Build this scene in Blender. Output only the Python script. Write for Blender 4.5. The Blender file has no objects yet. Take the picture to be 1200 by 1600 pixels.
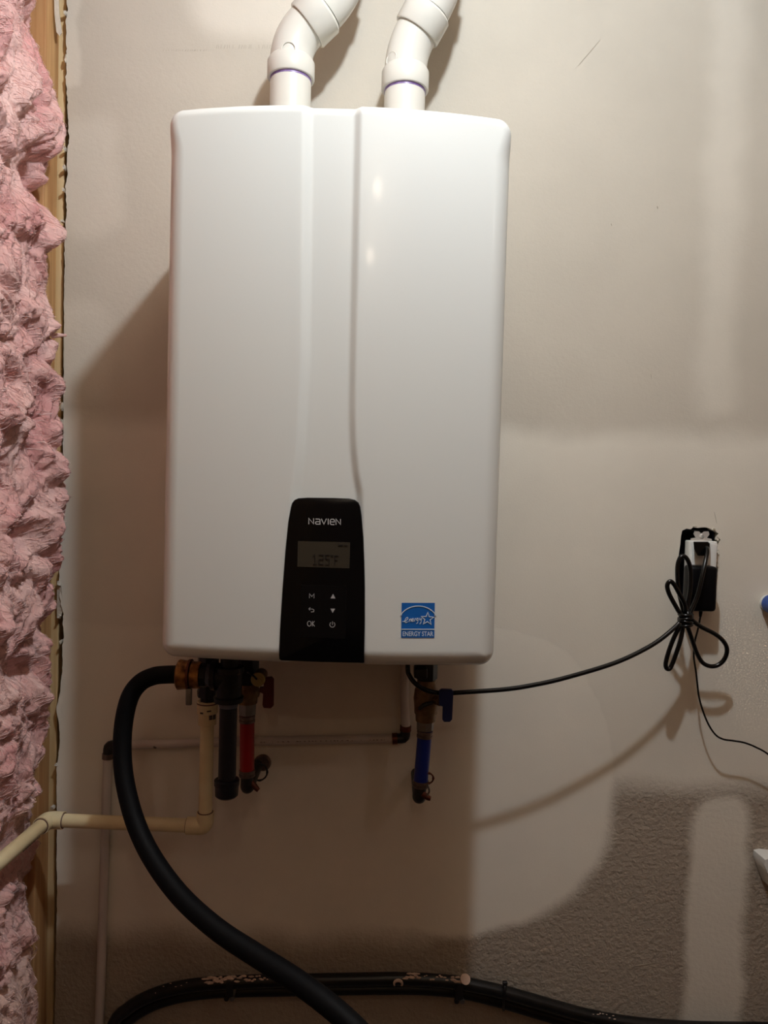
import bpy, bmesh, math, random
import numpy as np
from mathutils import Vector, Matrix, noise
from mathutils.geometry import tessellate_polygon

random.seed(7)
SC = bpy.context.scene
COL = SC.collection
V = Vector

# ------------------------------------------------------------------ camera, world, lights, exposure
F = 1170.0                                   # focal length in pixels of the 1200x1600 frame
CAM = V((0.0, -1.316, 1.36))
ROT = Matrix.Rotation(math.radians(90 - 1.9), 3, 'X') @ Matrix.Rotation(math.radians(1.6), 3, 'Z')
cd = bpy.data.cameras.new('camera')
cd.sensor_fit = 'VERTICAL'; cd.sensor_height = 24.0; cd.lens = F / 1600 * 24.0
cd.clip_start = 0.01
cam = bpy.data.objects.new('camera', cd); COL.objects.link(cam)
cam.matrix_world = Matrix.Translation(CAM) @ ROT.to_4x4()
SC.camera = cam

world = bpy.data.worlds.new('world'); SC.world = world; world.use_nodes = True
world.node_tree.nodes['Background'].inputs[0].default_value = (0.02, 0.016, 0.013, 1)
world.node_tree.nodes['Background'].inputs[1].default_value = 0.3

def bulb(name, loc, watts, radius, col):
    l = bpy.data.lights.new(name, 'POINT'); l.energy = watts; l.shadow_soft_size = radius; l.color = col
    o = bpy.data.objects.new(name, l); COL.objects.link(o); o.location = loc
    return o
WARM = (0.98, 1.10, 1.22)
FARWARM = (1.0, 0.84, 0.66)
bulb('ceiling_bulb', (0.115, -0.80, 2.35), 25.0, 0.025, WARM)
bulb('ceiling_bulb_far', (0.05, -1.87, 2.35), 1.9, 0.018, FARWARM)
bulb('ceiling_bulb_farther', (0.035, -2.60, 2.35), 2.5, 0.018, FARWARM)
bulb('fill_light_right', (1.25, -1.75, 2.35), 2.2, 0.025, (1.0, 0.98, 1.0))  # added fill that lifts the right side of the wall, no known fixture

vs = SC.view_settings
vs.view_transform = 'Standard'; vs.look = 'None'; vs.gamma = 1.0; vs.exposure = 0.0
vs.use_curve_mapping = False

# ------------------------------------------------------------------ helpers
def P(px, py, d):
    """the point of the plane d metres in front of the back wall that is seen at this place of the photograph"""
    r = ROT @ V(((px - 600) / F, (800 - py) / F, -1.0))
    t = (-d - CAM.y) / r.y
    return CAM + r * t

def lin(c):
    c = c / 255.0
    return c / 12.92 if c <= 0.04045 else ((c + 0.055) / 1.055) ** 2.4
def rgb(r, g, b): return (lin(r), lin(g), lin(b), 1.0)

def mat(name, col, rough=0.5, metal=0.0, var=0.0, vscale=30.0, bump=0.0, bscale=200.0, col2=None, spec=0.5, coat=0.0, stretch=None, rvar=0.0):
    m = bpy.data.materials.new(name); m.use_nodes = True
    nt = m.node_tree; n = nt.nodes; b = n['Principled BSDF']
    b.inputs['Base Color'].default_value = col
    b.inputs['Roughness'].default_value = rough
    b.inputs['Metallic'].default_value = metal
    b.inputs['Specular IOR Level'].default_value = spec
    b.inputs['Coat Weight'].default_value = coat
    b.inputs['Coat Roughness'].default_value = 0.08
    tc = n.new('ShaderNodeTexCoord'); src = tc.outputs['Object']
    if stretch:
        mp = n.new('ShaderNodeMapping'); mp.inputs['Scale'].default_value = stretch
        nt.links.new(src, mp.inputs['Vector']); src = mp.outputs['Vector']
    if col2 is None and var > 0:
        col2 = tuple(max(0.0, x * (1 - var)) for x in col[:3]) + (1,)
    if col2 is not None:
        t = n.new('ShaderNodeTexNoise'); t.inputs['Scale'].default_value = vscale; t.inputs['Detail'].default_value = 5
        nt.links.new(src, t.inputs['Vector'])
        r = n.new('ShaderNodeMapRange'); r.inputs['From Min'].default_value = 0.35; r.inputs['From Max'].default_value = 0.65
        nt.links.new(t.outputs['Fac'], r.inputs['Value'])
        mx = n.new('ShaderNodeMix'); mx.data_type = 'RGBA'
        mx.inputs[6].default_value = col; mx.inputs[7].default_value = col2
        nt.links.new(r.outputs['Result'], mx.inputs[0]); nt.links.new(mx.outputs[2], b.inputs['Base Color'])
    if bump > 0:
        t2 = n.new('ShaderNodeTexNoise'); t2.inputs['Scale'].default_value = bscale; t2.inputs['Detail'].default_value = 4
        nt.links.new(src, t2.inputs['Vector'])
        bp = n.new('ShaderNodeBump'); bp.inputs['Strength'].default_value = bump; bp.inputs['Distance'].default_value = 0.002
        nt.links.new(t2.outputs['Fac'], bp.inputs['Height']); nt.links.new(bp.outputs['Normal'], b.inputs['Normal'])
    return m

def offset_of(o):
    v = V((0, 0, 0))
    while o is not None:
        v += o.location; o = o.parent
    return v

class MB:
    def __init__(s): s.v = []; s.f = []
    def add(s, vs_, fs):
        k = len(s.v); s.v.extend([V(p) for p in vs_]); s.f.extend([tuple(i + k for i in f) for f in fs]); return s
    def box(s, lo, hi, bev=0.0):
        bm = bmesh.new(); bmesh.ops.create_cube(bm, size=1.0)
        lo = V(lo); hi = V(hi)
        for v in bm.verts: v.co = V(((lo[i] + hi[i]) / 2 + v.co[i] * (hi[i] - lo[i])) for i in range(3))
        if bev > 0: bmesh.ops.bevel(bm, geom=bm.edges[:], offset=bev, segments=3, profile=0.5, affect='EDGES')
        bm.verts.index_update()
        s.add([v.co.copy() for v in bm.verts], [[v.index for v in f.verts] for f in bm.faces]); bm.free(); return s
    def tube(s, pts, r, seg=16, smooth=0, caps=True):
        pts = [V(p) for p in pts]
        rr = list(r) if isinstance(r, (list, tuple)) else [r] * len(pts)
        if smooth: pts, rr = catmull(pts, rr, smooth)
        n = len(pts); T = []
        for i in range(n):
            T.append((pts[min(i + 1, n - 1)] - pts[max(i - 1, 0)]).normalized())
        a = T[0].orthogonal().normalized(); rings = []; k = len(s.v)
        for i in range(n):
            if i:
                q = T[i - 1].rotation_difference(T[i]); a = q @ a
                a = (a - T[i] * a.dot(T[i])).normalized()
            b = T[i].cross(a)
            for j in range(seg):
                t = 2 * math.pi * j / seg
                s.v.append(pts[i] + (a * math.cos(t) + b * math.sin(t)) * rr[i])
        for i in range(n - 1):
            for j in range(seg):
                j2 = (j + 1) % seg
                s.f.append((k + i * seg + j, k + i * seg + j2, k + (i + 1) * seg + j2, k + (i + 1) * seg + j))
        if caps:
            s.f.append(tuple(k + j for j in range(seg))[::-1]); s.f.append(tuple(k + (n - 1) * seg + j for j in range(seg)))
        return s
    def lathe(s, p0, axis, prof, seg=28, spin=0.0):
        """prof: (distance along the axis, radius)"""
        p0 = V(p0); ax = V(axis).normalized(); a = ax.orthogonal().normalized(); b = ax.cross(a); k = len(s.v)
        for (t, r) in prof:
            for j in range(seg):
                q = 2 * math.pi * j / seg + spin
                s.v.append(p0 + ax * t + (a * math.cos(q) + b * math.sin(q)) * max(r, 1e-5))
        n = len(prof)
        for i in range(n - 1):
            for j in range(seg):
                j2 = (j + 1) % seg
                s.f.append((k + i * seg + j, k + i * seg + j2, k + (i + 1) * seg + j2, k + (i + 1) * seg + j))
        s.f.append(tuple(k + j for j in range(seg))[::-1]); s.f.append(tuple(k + (n - 1) * seg + j for j in range(seg)))
        return s
    def prism(s, front, back):
        """two matching outlines of points"""
        n = len(front); k = len(s.v); s.v.extend([V(p) for p in front]); s.v.extend([V(p) for p in back])
        for tri in tessellate_polygon([[V(p) for p in front]]):
            s.f.append(tuple(k + i for i in tri)); s.f.append(tuple(k + n + i for i in reversed(tri)))
        for i in range(n):
            j = (i + 1) % n; s.f.append((k + i, k + n + i, k + n + j, k + j))
        return s
    def build(s, name, m, parent=None, sharp=38):
        off = offset_of(parent)
        me = bpy.data.meshes.new(name)
        me.from_pydata([p - off for p in s.v], [], s.f)
        bm = bmesh.new(); bm.from_mesh(me); bmesh.ops.recalc_face_normals(bm, faces=bm.faces[:]); bm.to_mesh(me); bm.free()
        me.polygons.foreach_set('use_smooth', [True] * len(me.polygons))
        me.set_sharp_from_angle(angle=math.radians(sharp))
        me.materials.append(m)
        o = bpy.data.objects.new(name, me); COL.objects.link(o)
        if parent is not None: o.parent = parent
        return o

def catmull(pts, rr, n):
    out = []; ro = []
    m = len(pts)
    for i in range(m - 1):
        p0 = pts[max(i - 1, 0)]; p1 = pts[i]; p2 = pts[i + 1]; p3 = pts[min(i + 2, m - 1)]
        for k in range(n):
            t = k / n
            out.append(0.5 * ((2 * p1) + (p2 - p0) * t + (2 * p0 - 5 * p1 + 4 * p2 - p3) * t * t + (3 * p1 - p0 - 3 * p2 + p3) * t ** 3))
            ro.append(rr[i] * (1 - t) + rr[i + 1] * t)
    out.append(pts[-1]); ro.append(rr[-1])
    return out, ro

def thing(name, label, cat, loc, group=None):
    o = bpy.data.objects.new(name, None); COL.objects.link(o); o.location = loc; o.empty_display_size = 0.05
    return tag(o, label, cat, group)
def tag(o, label=None, cat=None, group=None, kind=None):
    if label: o['label'] = label
    if cat: o['category'] = cat
    if group: o['group'] = group
    if kind: o['kind'] = kind
    return o

X = V((1, 0, 0)); Y = V((0, 1, 0)); Z = V((0, 0, 1))

# ------------------------------------------------------------------ materials
def wall_material():
    m = bpy.data.materials.new('drywall'); m.use_nodes = True
    nt = m.node_tree; n = nt.nodes; L = nt.links.new; b = n['Principled BSDF']
    b.inputs['Roughness'].default_value = 0.75; b.inputs['Specular IOR Level'].default_value = 0.25
    tc = n.new('ShaderNodeTexCoord')
    def nz(scale, detail=4, rough=0.5):
        t = n.new('ShaderNodeTexNoise'); t.inputs['Scale'].default_value = scale; t.inputs['Detail'].default_value = detail
        t.inputs['Roughness'].default_value = rough
        L(tc.outputs['Object'], t.inputs['Vector']); return t
    def math_(op, a, c=None, clamp=False):
        q = n.new('ShaderNodeMath'); q.operation = op; q.use_clamp = clamp
        for i, x in enumerate((a, c)):
            if x is None: continue
            if isinstance(x, (int, float)): q.inputs[i].default_value = x
            else: L(x, q.inputs[i])
        return q.outputs[0]
    def vmath(op, a, c=None):
        q = n.new('ShaderNodeVectorMath'); q.operation = op
        for i, x in enumerate((a, c)):
            if x is None: continue
            if isinstance(x, (tuple, list)): q.inputs[i].default_value = x
            else: L(x, q.inputs[i])
        return q
    w1 = nz(9, 4); w0 = vmath('SUBTRACT', w1.outputs['Color'], (0.5, 0.5, 0.5)).outputs[0]
    sc = n.new('ShaderNodeVectorMath'); sc.operation = 'SCALE'; sc.inputs['Scale'].default_value = 0.045; L(w0, sc.inputs[0])
    flat = vmath('MULTIPLY', vmath('ADD', tc.outputs['Object'], sc.outputs[0]).outputs[0], (1, 0, 1)).outputs[0]
    masks = []
    def rr(x0, y0, x1, y1, rad, soft, amount):
        a = P(x0, (y0 + y1) / 2, 0); c = P(x1, (y0 + y1) / 2, 0)
        t = P((x0 + x1) / 2, y0, 0); u = P((x0 + x1) / 2, y1, 0)
        cx, cz = (a.x + c.x) / 2, (t.z + u.z) / 2
        hx, hz = abs(c.x - a.x) / 2, abs(t.z - u.z) / 2
        q = vmath('ABSOLUTE', vmath('SUBTRACT', flat, (cx, 0, cz)).outputs[0]).outputs[0]
        q = vmath('MAXIMUM', vmath('SUBTRACT', q, (hx - rad, 0, hz - rad)).outputs[0], (0, 0, 0)).outputs[0]
        ln = vmath('LENGTH', q).outputs['Value']
        mr = n.new('ShaderNodeMapRange'); mr.interpolation_type = 'SMOOTHSTEP'
        mr.inputs['From Min'].default_value = rad + soft; mr.inputs['From Max'].default_value = rad - soft
        mr.inputs['To Min'].default_value = 0; mr.inputs['To Max'].default_value = amount
        L(ln, mr.inputs['Value']); masks.append(mr.outputs['Result'])
    rr(1108, -260, 1166, 655, 0.03, 0.024, 0.4)       # taped seam up the right
    rr(-200, 672, 1500, 1212, 0.02, 0.028, 0.85)        # wide skim coat across the middle
    rr(400, 960, 964, 1462, 0.27, 0.014, 1.0)
    rr(-300, 960, 700, 1455, 0.06, 0.035, 1.0)          # lobe of skim coat under it
    rr(1068, 1246, 1158, 1900, 0.048, 0.012, 0.8)      # taped seam at the lower right
    rr(60, -200, 124, 136, 0.03, 0.006, 0.4)           # filler by the cut edge
    rr(88, 180, 190, 372, 0.055, 0.02, 0.3)
    rr(88, 470, 170, 640, 0.04, 0.02, 0.25)
    rr(300, -90, 520, 58, 0.06, 0.03, 0.6)
    acc = masks[0]
    for k in masks[1:]: acc = math_('MAXIMUM', acc, k)
    mx = n.new('ShaderNodeMix'); mx.data_type = 'RGBA'
    mx.inputs[6].default_value = rgb(197, 189, 174); mx.inputs[7].default_value = rgb(232, 225, 210)
    sep = n.new('ShaderNodeSeparateXYZ'); L(tc.outputs['Object'], sep.inputs[0])
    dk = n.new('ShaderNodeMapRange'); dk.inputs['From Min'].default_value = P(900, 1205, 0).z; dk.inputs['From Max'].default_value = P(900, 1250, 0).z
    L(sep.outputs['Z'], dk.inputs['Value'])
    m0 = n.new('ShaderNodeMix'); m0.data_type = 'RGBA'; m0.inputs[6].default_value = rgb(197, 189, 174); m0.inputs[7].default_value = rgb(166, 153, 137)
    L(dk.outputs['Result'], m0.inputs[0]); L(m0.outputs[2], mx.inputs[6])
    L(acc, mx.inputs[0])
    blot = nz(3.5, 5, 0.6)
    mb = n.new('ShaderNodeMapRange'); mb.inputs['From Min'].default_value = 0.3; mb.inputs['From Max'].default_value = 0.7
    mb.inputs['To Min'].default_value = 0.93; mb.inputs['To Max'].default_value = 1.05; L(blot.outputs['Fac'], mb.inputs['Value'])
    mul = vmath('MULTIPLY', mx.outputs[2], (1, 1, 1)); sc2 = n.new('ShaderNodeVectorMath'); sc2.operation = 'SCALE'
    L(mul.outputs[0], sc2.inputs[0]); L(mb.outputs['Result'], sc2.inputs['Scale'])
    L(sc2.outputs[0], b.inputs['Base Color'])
    # roller stipple: strong on the bare lower wall, faint higher up
    sep = n.new('ShaderNodeSeparateXYZ'); L(tc.outputs['Object'], sep.inputs[0])
    low = n.new('ShaderNodeMapRange'); low.inputs['From Min'].default_value = P(900, 1190, 0).z; low.inputs['From Max'].default_value = P(900, 1240, 0).z
    low.inputs['To Min'].default_value = 0.16; low.inputs['To Max'].default_value = 1.0; L(sep.outputs['Z'], low.inputs['Value'])
    inv = math_('SUBTRACT', 1.0, acc, True)
    st = nz(120, 3, 0.55); st2 = nz(330, 2)
    h = math_('ADD', math_('MULTIPLY', st.outputs['Fac'], math_('MULTIPLY', inv, low.outputs['Result'])), math_('MULTIPLY', st2.outputs['Fac'], 0.05))
    h = math_('ADD', h, math_('MULTIPLY', acc, 0.35))
    bp = n.new('ShaderNodeBump'); bp.inputs['Strength'].default_value = 0.8; bp.inputs['Distance'].default_value = 0.0045
    L(h, bp.inputs['Height']); L(bp.outputs['Normal'], b.inputs['Normal'])
    return m

M = {}
M['wall'] = wall_material()
M['plaster'] = mat('plain_plaster', rgb(166, 134, 110), 0.8, var=0.06, vscale=4)
M['ceiling'] = mat('ceiling_board', rgb(208, 180, 152), 0.85, var=0.05, vscale=4)
M['floor'] = mat('brown_floor', rgb(62, 48, 42), 0.6, var=0.25, vscale=6)
M['sheath'] = mat('wall_sheathing', rgb(120, 90, 62), 0.8, var=0.3, vscale=12)
M['gypsum'] = mat('gypsum_chips', rgb(214, 206, 190), 0.9, var=0.1, vscale=60, bump=0.4, bscale=300)
M['stud'] = mat('fir_stud', rgb(206, 164, 112), 0.65, col2=rgb(176, 128, 80), vscale=6, stretch=(14, 14, 0.6), bump=0.1, bscale=40)
M['studlit'] = mat('lit_fir', rgb(216, 192, 146), 0.65, col2=rgb(198, 168, 120), vscale=6, stretch=(16, 16, 0.6))  # same fir with direct light put into the colour, for the corner stud
M['pink'] = mat('pink_glass_wool', rgb(234, 198, 190), 0.95, col2=rgb(220, 164, 160), vscale=16, bump=1.0, bscale=260, spec=0.05, stretch=(1, 1, 0.45))
M['palepink'] = mat('faded_glass_wool', rgb(228, 198, 186), 0.95, col2=rgb(212, 170, 156), vscale=14, bump=1.0, bscale=260, spec=0.05, stretch=(1, 1, 0.45))
M['fibre'] = mat('pink_fibre', rgb(240, 210, 204), 0.9, spec=0.1)
M['white'] = mat('white_enamel', rgb(224, 226, 221), 0.24, bump=0.03, bscale=160, spec=0.5, coat=0.15)
M['steel'] = mat('galvanised_steel', rgb(150, 148, 145), 0.4, 0.9, var=0.2, vscale=40)
M['darksteel'] = mat('dark_base_plate', rgb(52, 50, 50), 0.6, 0.3)
M['black'] = mat('gloss_black_panel', rgb(7, 7, 8), 0.22, spec=0.25)
M['lcd'] = mat('lcd_glass', rgb(58, 52, 42), 0.35, spec=0.3)
M['yoke'] = mat('bright_yoke_steel', rgb(206, 202, 196), 0.4, 0.35, var=0.15, vscale=90)
M['digits'] = mat('lcd_digits', rgb(22, 17, 14), 0.5)
M['silver'] = mat('silver_print', rgb(176, 174, 172), 0.4)
M['keypad'] = mat('touch_pad_film', rgb(9, 9, 10), 0.3, spec=0.25)
M['blueprint'] = mat('blue_print', rgb(14, 96, 176), 0.45)
M['cyanwhite'] = mat('pale_print', rgb(214, 226, 236), 0.5)
M['pvc'] = mat('white_pvc', rgb(216, 213, 203), 0.25, var=0.03, vscale=20)
M['primer'] = mat('purple_primer', rgb(150, 126, 178), 0.4, col2=rgb(110, 84, 140), vscale=60)
M['cpvc'] = mat('cream_cpvc', rgb(232, 218, 178), 0.4, col2=rgb(220, 200, 156), vscale=18)
M['glue'] = mat('brown_glue_ring', rgb(104, 74, 62), 0.5)
M['ink'] = mat('pipe_print', rgb(70, 62, 54), 0.6)
M['pex'] = mat('translucent_white_tube', rgb(206, 196, 188), 0.4, var=0.08, vscale=12)
M['rubber'] = mat('black_rubber', rgb(10, 10, 12), 0.6, bump=0.1, bscale=300, spec=0.12)
M['iron'] = mat('black_iron', rgb(40, 40, 44), 0.45, 0.4, var=0.4, vscale=40, bump=0.2, bscale=120)
M['bluegrey'] = mat('grey_sealed_thread', rgb(98, 100, 116), 0.5, var=0.2, vscale=60)
M['bluesteel'] = mat('dark_coated_pipe', rgb(30, 30, 38), 0.4, 0.2, var=0.3, vscale=50)
M['brass'] = mat('aged_brass', rgb(186, 132, 78), 0.35, 0.85, col2=rgb(84, 54, 34), vscale=70, bump=0.3, bscale=160)
M['brassdull'] = mat('dull_valve_brass', rgb(136, 110, 78), 0.45, 0.6, col2=rgb(98, 70, 44), vscale=50)
M['yellow'] = mat('yellowed_cap', rgb(186, 172, 112), 0.5, var=0.15, vscale=80)
M['redtube'] = mat('red_tube', rgb(150, 10, 16), 0.35)
M['redlever'] = mat('dark_red_lever', rgb(88, 10, 14), 0.5)
M['bluetube'] = mat('blue_tube', rgb(14, 40, 140), 0.35)
M['bluelever'] = mat('navy_lever', rgb(14, 30, 86), 0.5)
M['crimp'] = mat('crimp_ring', rgb(128, 112, 106), 0.35, 0.8, var=0.3, vscale=60)
M['darkfit'] = mat('dark_poly_elbow', rgb(24, 22, 22), 0.45)
M['copper'] = mat('dark_copper_ring', rgb(112, 66, 52), 0.4, 0.8, var=0.3, vscale=60)
M['cord'] = mat('black_cord', rgb(9, 9, 8), 0.25, spec=0.4)
M['adapter'] = mat('black_adapter', rgb(6, 6, 9), 0.45, spec=0.15)
M['whiteplastic'] = mat('white_plastic', rgb(226, 226, 220), 0.4)
M['dimblue'] = mat('blue_box', rgb(30, 38, 52), 0.6)
M['poly'] = mat('black_poly_pipe', rgb(13, 13, 13), 0.33, col2=rgb(24, 23, 22), vscale=30, spec=0.4)
M['spatter'] = mat('dried_compound', rgb(206, 178, 160), 0.85, var=0.2, vscale=90)
M['tapeblue'] = mat('blue_tape', rgb(58, 92, 170), 0.5, var=0.3, vscale=60)
M['print'] = mat('faint_board_print', rgb(176, 166, 150), 0.8)

# ------------------------------------------------------------------ the room
RX0, RX1, RY1, RZ = -0.680, 1.55, -3.6, 2.46
def quadbox(name, lo, hi, m): return tag(MB().box(lo, hi).build(name, m), kind='structure')
quadbox('floor', (RX0 - .02, RY1, -0.1), (RX1 + .02, 0.14, 0), M['floor'])
quadbox('ceiling', (RX0 - .02, RY1, RZ), (RX1 + .02, 0.14, RZ + 0.1), M['ceiling'])
quadbox('wall_right', (RX1, RY1, 0), (RX1 + 0.1, 0.14, RZ), M['plaster'])
quadbox('wall_front', (RX0 - .02, RY1 - 0.1, 0), (RX1 + .1, RY1, RZ), M['plaster'])
wl = quadbox('wall_left', (RX0 - 0.02, RY1, 0), (RX0, 0.14, RZ), M['sheath'])

# back wall: one gypsum board with a ragged cut edge on the left and a torn hole for the outlet
edge_px = [(-160, 106), (0, 105), (60, 103), (150, 104), (205, 107), (260, 105), (300, 102), (340, 103), (400, 101), (500, 100), (600, 99),
           (700, 99), (750, 100), (800, 97), (840, 95), (880, 96), (905, 93), (965, 98), (1000, 98), (1050, 97), (1085, 93), (1106, 88),
           (1130, 92), (1160, 94), (1188, 90), (1200, 88), (1260, 89), (1330, 89), (1400, 89), (1500, 87), (1600, 85)]
def jag(y): return 3.0 * noise.noise(V((y * 0.045, 3.3, 0))) + 2.2 * noise.noise(V((y * 0.17, 8.3, 0)))
left = []
yy = -160
while yy <= 1600:
    s = np.interp(yy, [e[0] for e in edge_px], [e[1] for e in edge_px]); rag = 1.0 if yy < 420 or 690 < yy < 1010 else 0.35
    left.append(P(s + jag(yy) * rag, yy, 0.0)); yy += 4
xe = left[-1].x
outer = [V((1.55, 0, RZ)), V((left[0].x, 0, RZ))] + left + [V((xe, 0, 0)), V((1.55, 0, 0))]
outer = [V((p.x, 0, min(p.z, RZ))) for p in outer]
hole_px = [(1066, 829), (1073, 826), (1079, 827), (1083, 824), (1090, 825), (1097, 824), (1104, 824), (1110, 826), (1113, 829), (1118, 830), (1123, 834), (1121, 838), (1126, 844),
           (1122, 850), (1120, 858), (1121, 868), (1119, 880), (1122, 890), (1119, 905), (1117, 925), (1114, 950), (1078, 952), (1062, 945), (1060, 920), (1062, 895), (1060, 870), (1063, 850), (1064, 838)]
hole = [P(a, b, 0) for a, b in hole_px]; hole = [V((p.x, 0, p.z)) for p in hole]
pts = outer + hole; n0 = len(outer); nt_ = len(pts); TH = 0.0127
mb = MB(); mb.v = [p.copy() for p in pts] + [p + Y * TH for p in pts]
for t in tessellate_polygon([outer, hole]):
    mb.f.append(tuple(t)); mb.f.append(tuple(i + nt_ for i in reversed(t)))
for lst, k in ((outer, 0), (hole, n0)):
    n = len(lst)
    for i in range(n):
        a, b = k + i, k + (i + 1) % n; mb.f.append((a, b, b + nt_, a + nt_))
wb = tag(mb.build('wall_back', M['wall'], sharp=30), kind='structure')
# framing behind the board and the outer sheathing
quadbox('wall_rear', (RX0 - 0.02, 0.102, 0), (1.55, 0.14, RZ), M['sheath'])
for (x0, x1, m) in ((-0.660, -0.5755, 'studlit'), (-0.16, -0.12, 'stud'), (0.245, 0.285, 'stud'), (0.612, 0.65, 'stud'), (1.05, 1.09, 'stud')):
    MB().box((x0, TH, 0), (x1, 0.101, RZ), 0.002).build('stud', M[m], wb)
# crumbs and paper shreds on the cut edge
for (px, py, w, h) in ((101, 232, 5, 7), (100, 262, 4, 9), (99, 296, 4, 6), (97, 345, 5, 5), (97, 636, 4, 14), (96, 660, 4, 9), (93, 912, 6, 8), (92, 963, 5, 7), (95, 1003, 4, 9), (88, 1195, 5, 4), (82, 1262, 6, 5), (102, 20, 4, 8), (103, 92, 4, 12), (1121, 842, 4, 9), (1121.5, 862, 4, 10), (1121, 882, 4, 9), (1115, 827, 6, 4), (1086, 823, 6, 3), (1120, 900, 3, 8)):
    c = P(px, py, 0.001); w *= 0.00055; h *= 0.00055
    outl = []
    for k in range(9):
        t = 2 * math.pi * k / 9; q = random.uniform(0.65, 1.2)
        outl.append((c.x + w * math.cos(t) * q, c.z + h * math.sin(t) * q))
    MB().prism([V((a, -0.0035 + random.uniform(0, .002), b)) for a, b in outl], [V((a, 0.006, b)) for a, b in outl]).build('board_crumb', M['gypsum'], wb)
# folded strip of joint tape in the gap
o_ = [(89, 908), (95, 906), (97, 930), (99, 952), (94, 967), (89, 966)]
tp = MB().prism([P(a, b, -0.002 + 0.003 * math.sin(i)) for i, (a, b) in enumerate(o_)], [P(a, b, -0.006) for a, b in o_]).build('joint_tape', M['gypsum'], wb)
tp['label'] = 'folded strip of white joint tape'
# paper curl at the top of the gap
o_ = [(84, -30), (90, -30), (92, 20), (96, 52), (93, 56), (88, 50), (85, 20)]
MB().prism([P(a, b, 0.02) for a, b in o_], [P(a + 1, b, 0.014) for a, b in o_]).build('paper_shred', M['gypsum'], wb)
# scratches and nail pops
for a, b, w in (((903, 103), (938, 62), 0.7), ((1116, 800), (1120, 818), 0.8), ((1027, 322), (1028, 326), 2.2), ((955, 349), (956, 353), 1.4), ((1017, 584), (1018, 592), 1.2), ((987, 1510), (1023, 1504), 1.0)):
    p, q = P(a[0], a[1], 0.0006), P(b[0], b[1], 0.0006)
    MB().tube([p, (p + q) / 2 - Y * 0.0003, q], [w * 0.0003, w * 0.0005, w * 0.0002], 6).build('scratch', M['print'] if a[1] > 60 else M['ink'], wb)
# faded print on the board paper
mb = MB(); x = 255
while x < 448:
    if not 322 < x < 338 and not 364 < x < 372 and not 395 < x < 404:
        big = x > 336; h = 6 if big else 2.5
        for (a, b) in (((x, 80), (x + random.uniform(-1, 2), 80 - h)),):
            p, q = P(a[0], a[1] - (4 if big else 0), 0.0003), P(b[0], b[1] - (4 if big else 0), 0.0003)
            mb.tube([p, q], 0.0004, 4)
    x += random.choice((3, 4, 5))
pm = tag(mb.build('printed_mark', M['print'], wb), kind='stuff')

# left wall framing: studs every 0.4 m
for y0 in (-0.040, -0.447, -0.853, -1.26, -1.666, -2.07, -2.48, -2.88, -3.29):
    MB().box((-0.676, y0, 0), (-0.587, y0 + (0.051 if y0 == -0.040 else 0.038), RZ), 0.002).build('stud', M['stud'], wl)

# ------------------------------------------------------------------ pink insulation in the left wall
sil = [(-200, 60), (0, 58), (30, 50), (50, 46), (80, 54), (100, 60), (130, 76), (160, 87), (200, 93), (235, 86), (262, 80), (285, 62), (310, 54), (330, 62), (348, 84), (358, 99), (383, 99), (396, 72), (430, 76), (500, 84), (560, 87),
       (620, 87), (700, 93), (760, 97), (800, 96), (830, 87), (870, 78), (900, 70), (940, 62), (970, 57), (1000, 66), (1050, 74), (1080, 77), (1130, 71), (1160, 55), (1195, 46), (1212, 58), (1240, 68), (1262, 58), (1300, 60), (1325, 63), (1350, 44),
       (1400, 45), (1440, 43), (1465, 40), (1478, 34), (1492, 42), (1520, 47), (1600, 49), (1900, 50)]
sy = [a for a, b in sil]; sx = [b for a, b in sil]
def py_of(z):
    r = ROT.transposed() @ (V((-0.55, -0.085, z)) - CAM)
    return 800 - F * r.y / -r.z
def fbm(x, y, z, o=4): return noise.fractal(V((x, y, z)), 0.9, 2.1, o)
def wool_x(d, z):
    pyv = py_of(z); s = float(np.interp(pyv, sy, sx))
    xe_ = P(s, pyv, 0.085).x
    if d < 0.085:
        t = (0.085 - d) / 0.04; x = xe_ - 0.035 * t * t - 0.01 * t
        w = 1.0
    else:
        w = math.exp(-(d - 0.085) / 0.055); x = xe_ * w + (-0.560) * (1 - w)
    wx = 0.03 * noise.noise(V((d * 14, z * 14, 3.1))); wz = 0.03 * noise.noise(V((d * 14 + 9, z * 14, 1.7)))
    a = d + wx; c = z + wz
    ridge = abs(noise.noise(V((a * 24, c * 14, 0.4)))) * 2.4
    ridge2 = abs(noise.noise(V((a * 62 + 3, c * 36, 2.4)))) * 2.4
    h = 0.014 * noise.noise(V((a * 9, c * 7, 7.7))) + 0.016 * (ridge - 0.5) + 0.0065 * (ridge2 - 0.5) + 0.0042 * fbm(a * 120, c * 85, 0.2, 4)
    # creases torn into the batt
    for (cy, cd_, ry, rd, dep) in ((275, 0.11, 34, 0.035, 0.05), (38, 0.10, 26, 0.03, 0.05), (835, 0.16, 28, 0.06, 0.035), (1035, 0.15, 24, 0.07, 0.03), (190, 0.13, 60, 0.015, 0.028), (610, 0.2, 24, 0.05, 0.022), (1390, 0.17, 30, 0.05, 0.028)):
        u = (pyv + 120 * (d - cd_) - cy) / ry; v_ = (d - cd_) / rd; q = u * u + v_ * v_
        if q < 4: h -= dep * math.exp(-q * 1.6)
    x += h
    pz = LCZ + DNZ * (d - 0.085)                  # room for the drain pipe that crosses in front
    if d > 0.05:
        q = abs(z - pz) / 0.026
        if q < 1.6: x = min(x, -0.573 - 0.004 * (1 - q)) if q < 1 else x + (min(x, -0.573) - x) * (1.6 - q) / 0.6
    return x
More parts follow.
